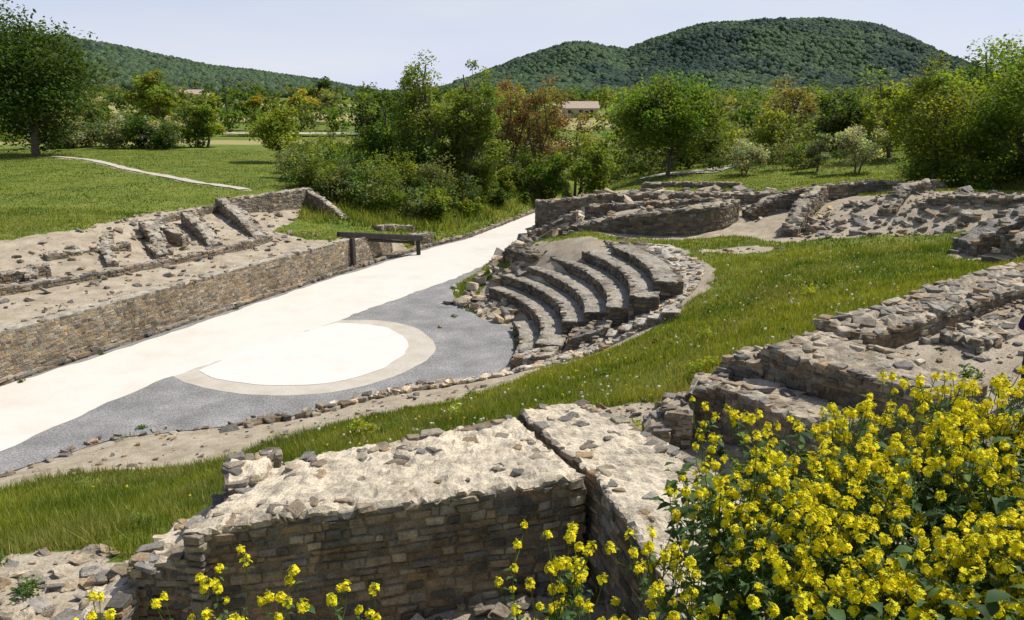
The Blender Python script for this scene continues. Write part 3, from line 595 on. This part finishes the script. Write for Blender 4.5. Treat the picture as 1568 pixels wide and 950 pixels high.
tree('broadleaf_tree',28,60,6.8,6.5,.4,LT,5000,.25,40)
tree('broadleaf_tree',21.5,67,5,4.5,.3,LT,3200,.24,30)
tree('broadleaf_tree',17.6,72,6,5,.3,LT,3600,.26,30)
def thicket(name,poly,n,hr,wr_,nl,leaf,cols,near=None):
    P=A(poly,float);g_=Geo();x0,y0=P.min(0);x1,y1=P.max(0);k=0
    while k<n:
        x,y=U(x0,x1),U(y0,y1)
        if not inpoly(A([x]),A([y]),P)[0]: continue
        k+=1;h=U(*hr);w=U(*wr_)
        if near: h*=np.clip(pdist(A([x]),A([y]),FLAT)[0]/near,.3,1);w*=np.clip(pdist(A([x]),A([y]),FLAT)[0]/near,.5,1)
        z=float(hgt(x,y)[0]);crown(g_,(x,y,z+h*.45),(w/2,w/2,h*.6),14,nl,leaf,cols[rng.integers(len(cols))],.36)
    g_.build(name,M_leaf)
thicket('shrub_thicket',[(-19,63),(-13,57),(-10,54),(-6,56.5),(-2.5,61),(2.2,72),(6,84),(0,88),(-10,82),(-20,74)],200,(2.3,4.8),(2.2,4.4),800,.2,[GR,DK,OL,LT,LT,GR,(.15,.19,.08)],4.)
thicket('hawthorn_hedge',[(-62,99),(-40,98),(-40,106),(-60,108)],46,(3,5),(3.5,5),450,.36,[DK,GR,(.17,.20,.11),(.24,.26,.18)])
thicket('shrub_thicket',[(8,79),(20,62),(30,60),(44,70),(60,100),(12,100)],110,(2.5,5),(3,6),550,.34,[GR,DK,LT,OL])
thicket('shrub_thicket',[(20,38),(30,36),(36,46),(24,48),(21,42)],28,(1,2.8),(2,3.6),700,.17,[GR,DK,LT])
thicket('shrub_thicket',[(15,61),(22,56),(30,58),(28,62),(18,66)],16,(1,2.4),(1.5,3),450,.2,[GR,DK,OL])
thicket('hillside_hedgerow',[(-95,120),(-60,118),(-30,150),(-30,160),(-95,150)],60,(3,7),(4,8),260,.6,[DK,GR,OL])
def mass(name,n,yr,a0,a1,hr,cards_n,leaf,cols,cond=None):
    g_=Geo();k=0
    while k<n:
        y=U(yr[0]**.5,yr[1]**.5)**2;x=U(a0,a1)*y
        if cond and not cond(x,y): continue
        k+=1;h=U(*hr);z=float(hgt(x,y)[0]);w=h*U(.7,1.1)
        crown(g_,(x,y,z+h*.5),(w/2,w/2,h*.52),10,cards_n,leaf,cols[rng.integers(len(cols))],.36)
    g_.build(name,M_leaf)
nohouse=lambda x,y: not(y<232 and abs(x/y-.083)<.028)
mass('distant_tree_mass',260,(95,230),.13,.85,(5.5,9),280,.65,[GR,DK,LT,OL,GR])
mass('distant_tree_mass',300,(240,520),-.1,.85,(6,11),130,1.2,[GR,DK,LT,OL])
mass('distant_tree_mass',260,(170,480),-.8,.05,(6,10),130,1.2,[DK,DK,GR,OL],lambda x,y: nohouse(x,y) and vn(x/60,y/35,71)<.6 and not(200<y<260 and -75<x<-35))
mass('distant_tree_mass',60,(100,170),-.12,.14,(4,6.5),280,.55,[DK,GR,LT],nohouse)
mass('distant_tree_mass',14,(205,226),.045,.125,(1.6,2.8),120,.5,[DK,GR,OL])
def forest_(name,n,yr,a0,a1,size,cond=None):
    t=(1+5**.5)/2
    iv=A([(-1,t,0),(1,t,0),(-1,-t,0),(1,-t,0),(0,-1,t),(0,1,t),(0,-1,-t),(0,1,-t),(t,0,-1),(t,0,1),(-t,0,-1),(-t,0,1)],float);iv/=np.linalg.norm(iv[0])
    it=A([(0,11,5),(0,5,1),(0,1,7),(0,7,10),(0,10,11),(1,5,9),(5,11,4),(11,10,2),(10,7,6),(7,1,8),(3,9,4),(3,4,2),(3,2,6),(3,6,8),(3,8,9),(4,9,5),(2,4,11),(6,2,10),(8,6,7),(9,8,1)])
    y=U(yr[0],yr[1],n);x=U(a0,a1,n)*y;z=hgt(x,y)
    s=size*U(.5,1.3,n);V=iv[None]*rng.uniform(.7,1.3,(n,12,1))*s[:,None,None]*A([.6,.6,.72])+np.stack([x,y,z+s*.2],-1)[:,None]
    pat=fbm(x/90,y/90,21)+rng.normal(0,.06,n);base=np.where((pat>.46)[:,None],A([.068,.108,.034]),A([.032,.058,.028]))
    base=base*U(.7,1.35,n)[:,None]+A([.014,.021,.030])  # bluish offset: aerial haze painted into the canopy colour
    T=(it[None]+(np.arange(n)*12)[:,None,None]).reshape(-1,3)
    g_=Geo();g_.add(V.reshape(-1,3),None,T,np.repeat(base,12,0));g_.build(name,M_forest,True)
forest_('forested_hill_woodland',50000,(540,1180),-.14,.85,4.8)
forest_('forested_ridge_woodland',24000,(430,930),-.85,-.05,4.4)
# ---------------------------------------------------------------- grass
def blades(name,bands):
    g_=Geo()
    for (y0,y1,n,h0,h1,w,xa,xb) in bands:
        y=U(y0,y1,n);x=U(-1,1,n)*(.72*y+1.5)
        k=(x>xa)&(x<xb);x,y=x[k],y[k]
        dn=fbm(x*.7,y*.7,91);k=(gmask(x,y)>.5)&(U(0,1,len(x))<.35+1.2*dn);x,y=x[k],y[k];n_=len(x)
        if not n_: continue
        z=hgt(x,y);tall=fbm(x*.9,y*.9,101)
        h=U(h0,h1,n_)*(.5+1.1*tall);a_=U(0,6.28,n_);w_=w*U(.7,1.4,n_)
        le=h*rng.normal(0,.35,(2,n_))
        B=np.c_[x,y,z-.02]
        d=np.c_[np.cos(a_)*w_,np.sin(a_)*w_,np.zeros(n_)]
        V=np.stack([B-d,B+d,B+np.c_[le[0],le[1],h+.02]],1)
        p=ss(fbm(x*.3,y*.3,111)*.7+fbm(x*1.1,y*1.1,113)*.3,.28,.66);dry=ss(fbm(x*.5,y*.5,121),.45,.65)
        c0=A([.092,.15,.016])+(A([.26,.285,.034])-A([.092,.15,.016]))*p[:,None]
        c0=c0*(1-dry[:,None]*.35)+A([.34,.30,.12])*dry[:,None]*.35
        c0=c0*U(.65,1.35,n_)[:,None]
        isd=U(0,1,n_)<.06;c0[isd]=A([.46,.41,.20])
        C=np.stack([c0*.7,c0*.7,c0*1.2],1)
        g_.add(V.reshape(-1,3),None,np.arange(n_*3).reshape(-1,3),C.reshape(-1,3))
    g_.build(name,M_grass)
blades('meadow_grass',[(8,14,80000,.08,.26,.007,-40,8),(13,19,115000,.08,.24,.009,-40,14),(19,30,190000,.07,.19,.014,-60,40),(30,46,140000,.06,.15,.022,-60,40),(46,98,140000,.05,.12,.04,-80,50)])
blades('tall_bank_grass',[(50,76,60000,.3,.7,.04,-14,6)])
n=560;y=U(13,32,n);x=U(-5,12,n);k=(gmask(x,y)>.5)&(U(0,1,n)<2.2*fbm(x*.4,y*.4,7)-.4);x,y=x[k],y[k];n=len(x);g=Geo()
s=U(.012,.028,n);boxes(g,np.c_[x,y,hgt(x,y)+U(.16,.3,n)],np.c_[s,s,s],U(0,6,n),np.tile(A([.72,.72,.66]),(n,1)),.3,.2)
n=320;y=U(11,30,n);x=U(-8,13,n);k=gmask(x,y)>.5;x,y=x[k],y[k];n=len(x)
s=U(.01,.025,n);boxes(g,np.c_[x,y,hgt(x,y)+U(.12,.25,n)],np.c_[s,s,s],U(0,6,n),np.tile(A([.65,.55,.03]),(n,1)),.3,.2)
g.build('dandelion_flowers',M_petal)
g=Geo()
for (x,y,r) in [(3.9,16.2,.4),(4.3,16.6,.3),(-3.5,16.8,.35),(-1.3,17.2,.25),(2.2,13.9,.3),(5.0,19.6,.3),(8.4,22,.35),(-3.2,16.4,.3)]:
    crown(g,(x,y,float(hgt(x,y)[0])+r*.5),(r,r,r*.7),12,420,.06,(.26,.30,.03),.4)
for k in range(60):
    x=U(-8,12);y=U(10,26)
    if gmask(A([x]),A([y]))[0]<.5: continue
    r=U(.1,.24);crown(g,(x,y,float(hgt(x,y)[0])+r*.3),(r,r,r*.6),8,140,.07,(.11,.17,.03),.4)
for (x,y) in [(-16.6,25.2),(-15.4,28.2),(-12.7,34.9),(-3.2,31.8),(-10.8,21.2),(-9.5,42.7),(-2.7,33.6),(-6.7,8.9),(-5.2,7.2),(-5.9,8.2),(-3.4,6.6),(-1.0,7.0),(5.0,11.0),(7.6,12.8),(3.3,12.6)]:
    r=U(.12,.26);crown(g,(x+.2,y,float(hgt(x+.2,y)[0])+r*.3),(r,r,r*.6),8,160,.06,(.085,.15,.03),.4)
g.build('wild_herb_tufts',M_leaf)
# ---------------------------------------------------------------- mustard plants
gs=Geo();gl=Geo();gf=Geo()
def mleaf(base,dirv,L,W,col):
    d=A(dirv,float);d/=np.linalg.norm(d);s=np.cross(d,[0,0,1]);s/=np.linalg.norm(s)+1e-9;u=np.cross(s,d)
    t=[0,.18,.36,.55,.78,1.];w=[.1,.5,.42,1,.8,.08];dr=[0,.04,.05,.0,-.1,-.28];V=[]
    for a_,b_,c_ in zip(t,w,dr):
        p=base+d*L*a_+u*L*c_;ww=W*b_*U(.75,1.25)
        V+=[p-s*ww+u*ww*.35,p,p+s*ww+u*ww*.35]
    Q=[]
    for i in range(5): Q+=[(i*3,i*3+1,i*3+4,i*3+3),(i*3+1,i*3+2,i*3+5,i*3+4)]
    gl.add(V,Q,None,A(col)*U(.6,1.4))
def raceme(p,ax,r,nf):
    ax=ax/np.linalg.norm(ax)
    hh=U(-1.2,.6,nf)*r
    a_=U(0,6.28,nf);rad=r*np.sqrt(np.clip(1-(hh/(1.35*r))**2,.05,1))*U(.6,1,nf)
    s=np.cross(ax,[.3,.8,.2]);s/=np.linalg.norm(s);t=np.cross(ax,s)
    o=(np.cos(a_)[:,None]*s+np.sin(a_)[:,None]*t)
    c=p+ax*hh[:,None]+o*rad[:,None]
    nrm=o*.7+ax*.8+rng.normal(0,.25,(nf,3));nrm/=np.linalg.norm(nrm,axis=1)[:,None]
    u=np.cross(nrm,rng.normal(0,1,(nf,3)));u/=np.linalg.norm(u,axis=1)[:,None];v=np.cross(nrm,u)
    fr=(.0108*U(.8,1.25,nf))[:,None];V=[]
    for k in range(4):
        d=[u,v,-u,-v][k];e_=[v,-u,-v,u][k]
        V.append(np.stack([c,c+d*fr*.75+e_*fr*.5+nrm*fr*.25,c+d*fr*1.15+nrm*fr*.15,c+d*fr*.75-e_*fr*.5+nrm*fr*.25],1))
    V=np.stack(V,1).reshape(-1,3);col=A([.90,.79,.015])*U(.85,1.1,nf)[:,None];col[:,1]*=U(.92,1.08,nf)
    gf.add(V,np.arange(len(V)).reshape(-1,4),None,np.repeat(col,16,0))
    nb=10;bp=p+ax*r*.75+rng.normal(0,r*.22,(nb,3));boxes(gf,bp,np.full((nb,3),.0032),U(0,6,nb),np.tile(A([.5,.5,.03]),(nb,1)),.2)
def plant(x,y,ztop,nb,spread,leafy):
    z0=float(hgt(x,y)[0]);H=ztop-z0
    top=A([x+U(-.12,.12),y+U(-.12,.12),ztop]);t=np.linspace(0,1,6)[:,None]
    P=A([x,y,z0])*(1-t)+top*t;P[1:-1,:2]+=rng.normal(0,.02,(4,2));tube(gs,P,.006*(1-.6*t[:,0]),4,(.13,.19,.05))
    raceme(top,A([U(-.2,.2),U(-.2,.2),1]),U(.018,.032),int(U(18,36)))
    for k in range(nb):
        f=U(.62,.94);b0=A([np.interp(f*5,np.arange(6),P[:,q]) for q in range(3)])
        a_=U(0,6.28);l=spread*U(.4,1.1);e_=A([b0[0]+math.cos(a_)*l*.6,b0[1]+math.sin(a_)*l*.6,min(b0[2]+l*1.3,ztop+.04)])
        m=(b0+e_)/2+A([math.cos(a_)*l*.12,math.sin(a_)*l*.12,-.02]);tube(gs,[b0,m,e_],[.0035,.003,.002],4,(.14,.20,.05))
        raceme(e_,A([math.cos(a_)*.4,math.sin(a_)*.4,1]),U(.014,.030),int(U(12,32)))
        for q in range(int(U(1,4))):
            f2=U(.1,.9);bp=b0*(1-f2)+e_*f2;aa=U(0,6.28);mleaf(bp,(math.cos(aa),math.sin(aa),U(-.2,.6)),U(.03,.07),U(.007,.015),(.08,.14,.05))
        for q in range(5):
            f2=U(.4,.9);bp=b0*(1-f2)+e_*f2;aa=U(0,6.28);tube(gs,[bp,bp+A([math.cos(aa)*.02,math.sin(aa)*.02,.03])],[.0012,.0006],3,(.15,.21,.06))
    for q in range(leafy):
        f=U(.1,.85);b0=A([np.interp(f*5,np.arange(6),P[:,q2]) for q2 in range(3)]);aa=U(0,6.28)
        L=U(.06,.15)*(1.25-f*.7);mleaf(b0,(math.cos(aa),math.sin(aa),U(-.3,.6)),L,L*U(.2,.3),(.07,.13,.045) if U(0,1)<.7 else (.13,.185,.05))
def ztp(x): return np.interp(x,[-2.6,-1.6,-.6,.2,.8,1.3,1.9,2.6,3.4],[6.35,6.5,6.45,6.75,6.98,7.16,7.30,7.42,7.48])
for k in range(195):
    x=U(1.05,3.6);y=U(2.8,4.7);zt=ztp(x)-max(0,(3.4-y))*.35-U(0,1)**1.8*.36+(.12 if U(0,1)<.08 else 0)
    plant(x,y,zt,int(U(5,10)),.22,24)
for k in range(30):
    x=U(.0,1.15);y=U(3.1,4.2);plant(x,y,ztp(x)-U(.02,.55),int(U(2,6)),.24,10)
for k in range(22):
    x=U(-2.3,-.8);y=U(3.2,4.0);plant(x,y,ztp(x)-U(0,.12),int(U(2,5)),.14,6)
for k in range(4600):
    x=U(.95,3.7);y=U(2.5,4.6);z=ztp(x)-U(.15,.95);aa=U(0,6.28);L=U(.05,.14)
    if z<float(rbf_ev(FR,A([x]),A([y]))[0]): continue
    mleaf(A([x,y,z]),(math.cos(aa),math.sin(aa),U(-.3,.5)),L,L*U(.2,.32),(.065,.12,.042) if U(0,1)<.7 else (.12,.18,.05))
mp=bpy.data.objects.new('wild_mustard_plants',None);bpy.context.collection.objects.link(mp)
gs.build('stems',M_leaf,True,mp);gl.build('leaves',M_leaf,True,mp);gf.build('yellow_flowers',M_petal,False,mp)
# ---------------------------------------------------------------- farmhouses, pole
def simple(name,V,Q,T,mat,parent=None):
    g_=Geo();g_.add(V,Q,T);return g_.build(name,mat,False,parent)
M_plaster=plain('ochre_plaster',2,[(.3,(.38,.33,.26)),(.7,(.45,.40,.32))],.2,.02)
M_tile=plain('clay_roof_tiles',5,[(.3,(.34,.25,.19)),(.7,(.50,.41,.33))],.6,.05)
M_dark=plain('dark_window',3,[(.3,(.03,.03,.035)),(.7,(.05,.05,.06))],.1,.01)
def house(hx,hy,hz,w,d,h,r):
    fh=bpy.data.objects.new('stone_farmhouse',None);bpy.context.collection.objects.link(fh)
    V=[(hx-w,hy-d,hz),(hx+w,hy-d,hz),(hx+w,hy+d,hz),(hx-w,hy+d,hz),(hx-w,hy-d,hz+h),(hx+w,hy-d,hz+h),(hx+w,hy+d,hz+h),(hx-w,hy+d,hz+h),(hx-w,hy,hz+h+r),(hx+w,hy,hz+h+r)]
    simple('walls',V,[(0,1,5,4),(1,2,6,5),(2,3,7,6),(3,0,4,7)],[(4,8,7),(5,6,9)],M_plaster,fh)
    o=.4;V=[(hx-w-o,hy-d-o,hz+h-.1),(hx+w+o,hy-d-o,hz+h-.1),(hx+w+o,hy,hz+h+r+.12),(hx-w-o,hy,hz+h+r+.12),(hx+w+o,hy+d+o,hz+h-.1),(hx-w-o,hy+d+o,hz+h-.1)]
    simple('roof',V,[(0,1,2,3),(3,2,4,5)],None,M_tile,fh)
    for i,xx in enumerate((-.65*w,0,.62*w)):
        V=[(hx+xx-.5,hy-d-.03,hz+h*.5),(hx+xx+.5,hy-d-.03,hz+h*.5),(hx+xx+.5,hy-d-.03,hz+h*.8),(hx+xx-.5,hy-d-.03,hz+h*.8)];simple('window_%d'%(i+1),V,[(0,1,2,3)],None,M_dark,fh)
    V=[(hx+.25*w,hy-d-.03,hz),(hx+.25*w+1,hy-d-.03,hz),(hx+.25*w+1,hy-d-.03,hz+2.1),(hx+.25*w,hy-d-.03,hz+2.1)];simple('door',V,[(0,1,2,3)],None,M_dark,fh)
house(19.3,234,float(hgt(19.3,230)[0])-.2,4.8,4.2,2.9,1.7)
house(-128,330,float(hgt(-128,326)[0])-.2,7,4,4.5,1.6)
up=bpy.data.objects.new('utility_pole',None);bpy.context.collection.objects.link(up)
pz=float(hgt(-52,150)[0]);g=Geo();tube(g,[(-52,150,pz-.3),(-52,150,pz+3),(-52,150,pz+7.5)],[.16,.14,.1],8);g.build('pole',M_bark,True,up)
box_obj('crossarm',(-52.8,150,pz+7.1),(-51.2,150,pz+7.1),.12,.12,M_bark,up)
# ---------------------------------------------------------------- visitor (only the edge of the figure is in view)
def person(name,loc,yaw,cols):
    e_=bpy.data.objects.new(name,None);bpy.context.collection.objects.link(e_);e_.location=loc;e_.rotation_euler=(0,0,yaw)
    def skin(nm,vs,es,rs,mat,root=0,sub=2):
        me=bpy.data.meshes.new(nm);me.from_pydata(vs,es,[]);o=bpy.data.objects.new(nm,me);bpy.context.collection.objects.link(o);o.parent=e_
        m=o.modifiers.new('s','SKIN');m.use_smooth_shade=True
        for i,r_ in enumerate(rs):
            q=me.skin_vertices[0].data[i];q.radius=(r_ if isinstance(r_,tuple) else (r_,r_));q.use_root=(i==root)
        s_=o.modifiers.new('ss','SUBSURF');s_.levels=sub;s_.render_levels=sub;me.materials.append(mat);return o
    def cm(nm,c_):
        m,nt,b=newmat(nm);n=noise(nt,30,3);r_=ramp(nt,n.outputs[0],[(.3,tuple(A(c_)*.8)),(.7,tuple(A(c_)*1.15))]);nt.links.new(r_.outputs[0],b.inputs['Base Color']);return m
    Mj=cm('purple_jacket',cols[0]);Mt=cm('dark_trousers',cols[1]);Ms=cm('skin',(.5,.32,.23));Mh=cm('brown_hair',(.06,.035,.02))
    skin('jacket',[(0,0,.98),(0,0,1.15),(0,0,1.32),(0,0,1.43),(.17,0,1.40),(.27,-.01,1.14),(.14,-.18,1.06),(-.17,0,1.40),(-.27,-.01,1.14),(-.14,-.18,1.06)],[(0,1),(1,2),(2,3),(2,4),(4,5),(5,6),(2,7),(7,8),(8,9)],[(.165,.12),(.15,.11),(.17,.11),.07,.075,.055,.042,.075,.055,.042],Mj)
    skin('trousers',[(0,0,.98),(.09,0,.9),(.10,-.01,.5),(.10,.02,.09),(-.09,0,.9),(-.10,-.01,.5),(-.10,.02,.09)],[(0,1),(1,2),(2,3),(0,4),(4,5),(5,6)],[.14,.10,.07,.055,.10,.07,.055],Mt)
    skin('head',[(0,0,1.42),(0,-.01,1.50),(0,-.02,1.58),(0,-.015,1.67),(0,-.115,1.585)],[(0,1),(1,2),(2,3),(2,4)],[.055,.055,(.078,.09),(.07,.085),.014],Ms)
    skin('hair',[(0,.02,1.70),(0,.05,1.62),(0,.06,1.52)],[(0,1),(1,2)],[(.085,.085),(.085,.06),(.06,.04)],Mh)
    for s in(-1,1):
        skin('shoe',[(s*.10,.03,.05),(s*.10,-.15,.04)],[(0,1)],[.05,.042],Mt)
        b0=A([s*.14,-.18,1.06]);pl=b0+A([-s*.07,-.05,-.01]);d=(pl-b0)/np.linalg.norm(pl-b0);sd=A([0,0,1.]);
        skin('palm',[tuple(b0),tuple(pl)],[(0,1)],[(.024,.024),(.034,.018)],Ms)
        for q,(oz,L) in enumerate([(.026,.07),(.009,.08),(-.009,.075),(-.026,.058)]):
            r0=pl+sd*oz;skin('finger_%d'%(q+1),[tuple(r0),tuple(r0+d*L*.5),tuple(r0+d*L*.8+A([0,.02,0]))],[(0,1),(1,2)],[.0095,.0085,.0075],Ms,0,1)
        skin('thumb',[tuple(b0+d*.03+sd*.02),tuple(b0+d*.06+sd*.05),tuple(b0+d*.09+sd*.055)],[(0,1),(1,2)],[.011,.0095,.0085],Ms,0,1)
px_,py_=8.28,12.0
person('standing_visitor',(px_,py_,float(hgt(px_,py_)[0])),2.7,[(.06,.03,.10),(.03,.03,.04)])
# ---------------------------------------------------------------- light, sky, camera
sd=Vector((.90,.42,1.42)).normalized();el=math.asin(sd.z)
w=bpy.data.worlds.new('World');bpy.context.scene.world=w;w.use_nodes=True;nt=w.node_tree
bg=nt.nodes['Background'];sky=nt.nodes.new('ShaderNodeTexSky');sky.sky_type='NISHITA';sky.sun_disc=False
sky.sun_elevation=el;sky.sun_rotation=math.atan2(sd.x,sd.y);sky.air_density=1.;sky.dust_density=1.;sky.ozone_density=2.
tc=nt.nodes.new('ShaderNodeTexCoord');sx=nt.nodes.new('ShaderNodeSeparateXYZ');nt.links.new(tc.outputs['Generated'],sx.inputs[0])
m1=nt.nodes.new('ShaderNodeMapRange');m1.inputs['From Min'].default_value=0;m1.inputs['From Max'].default_value=.40;m1.inputs['To Min'].default_value=.95;m1.inputs['To Max'].default_value=.12
nt.links.new(sx.outputs[2],m1.inputs['Value'])
mp_=nt.nodes.new('ShaderNodeMapping');mp_.inputs['Scale'].default_value=(1.5,1.5,9);nt.links.new(tc.outputs['Generated'],mp_.inputs['Vector'])
cn=nt.nodes.new('ShaderNodeTexNoise');cn.inputs['Scale'].default_value=1.6;cn.inputs['Detail'].default_value=6;nt.links.new(mp_.outputs[0],cn.inputs['Vector'])
cr_=ramp(nt,cn.outputs[0],[(.3,(7.0,7.6,9.7)),(.7,(8.4,8.6,9.6))])
mx=nt.nodes.new('ShaderNodeMix');mx.data_type='RGBA';nt.links.new(m1.outputs[0],mx.inputs[0]);nt.links.new(sky.outputs[0],mx.inputs[6]);nt.links.new(cr_.outputs[0],mx.inputs[7])
nt.links.new(mx.outputs[2],bg.inputs[0]);bg.inputs[1].default_value=.10
l=bpy.data.lights.new('sun','SUN');l.energy=5.0;l.angle=math.radians(.5);l.color=(1,.95,.87)
lo=bpy.data.objects.new('sun',l);bpy.context.collection.objects.link(lo);lo.rotation_euler=(-sd).to_track_quat('-Z','Y').to_euler()
cam=bpy.data.cameras.new('camera');cam.lens=28.01;cam.sensor_width=36;cam.clip_end=9000;cam.clip_start=.05
co=bpy.data.objects.new('camera',cam);bpy.context.collection.objects.link(co);co.location=(0,0,9);co.rotation_euler=(math.radians(75.5),0,0)
sc=bpy.context.scene;sc.camera=co
sc.view_settings.view_transform='Standard';sc.view_settings.look='None';sc.view_settings.exposure=0
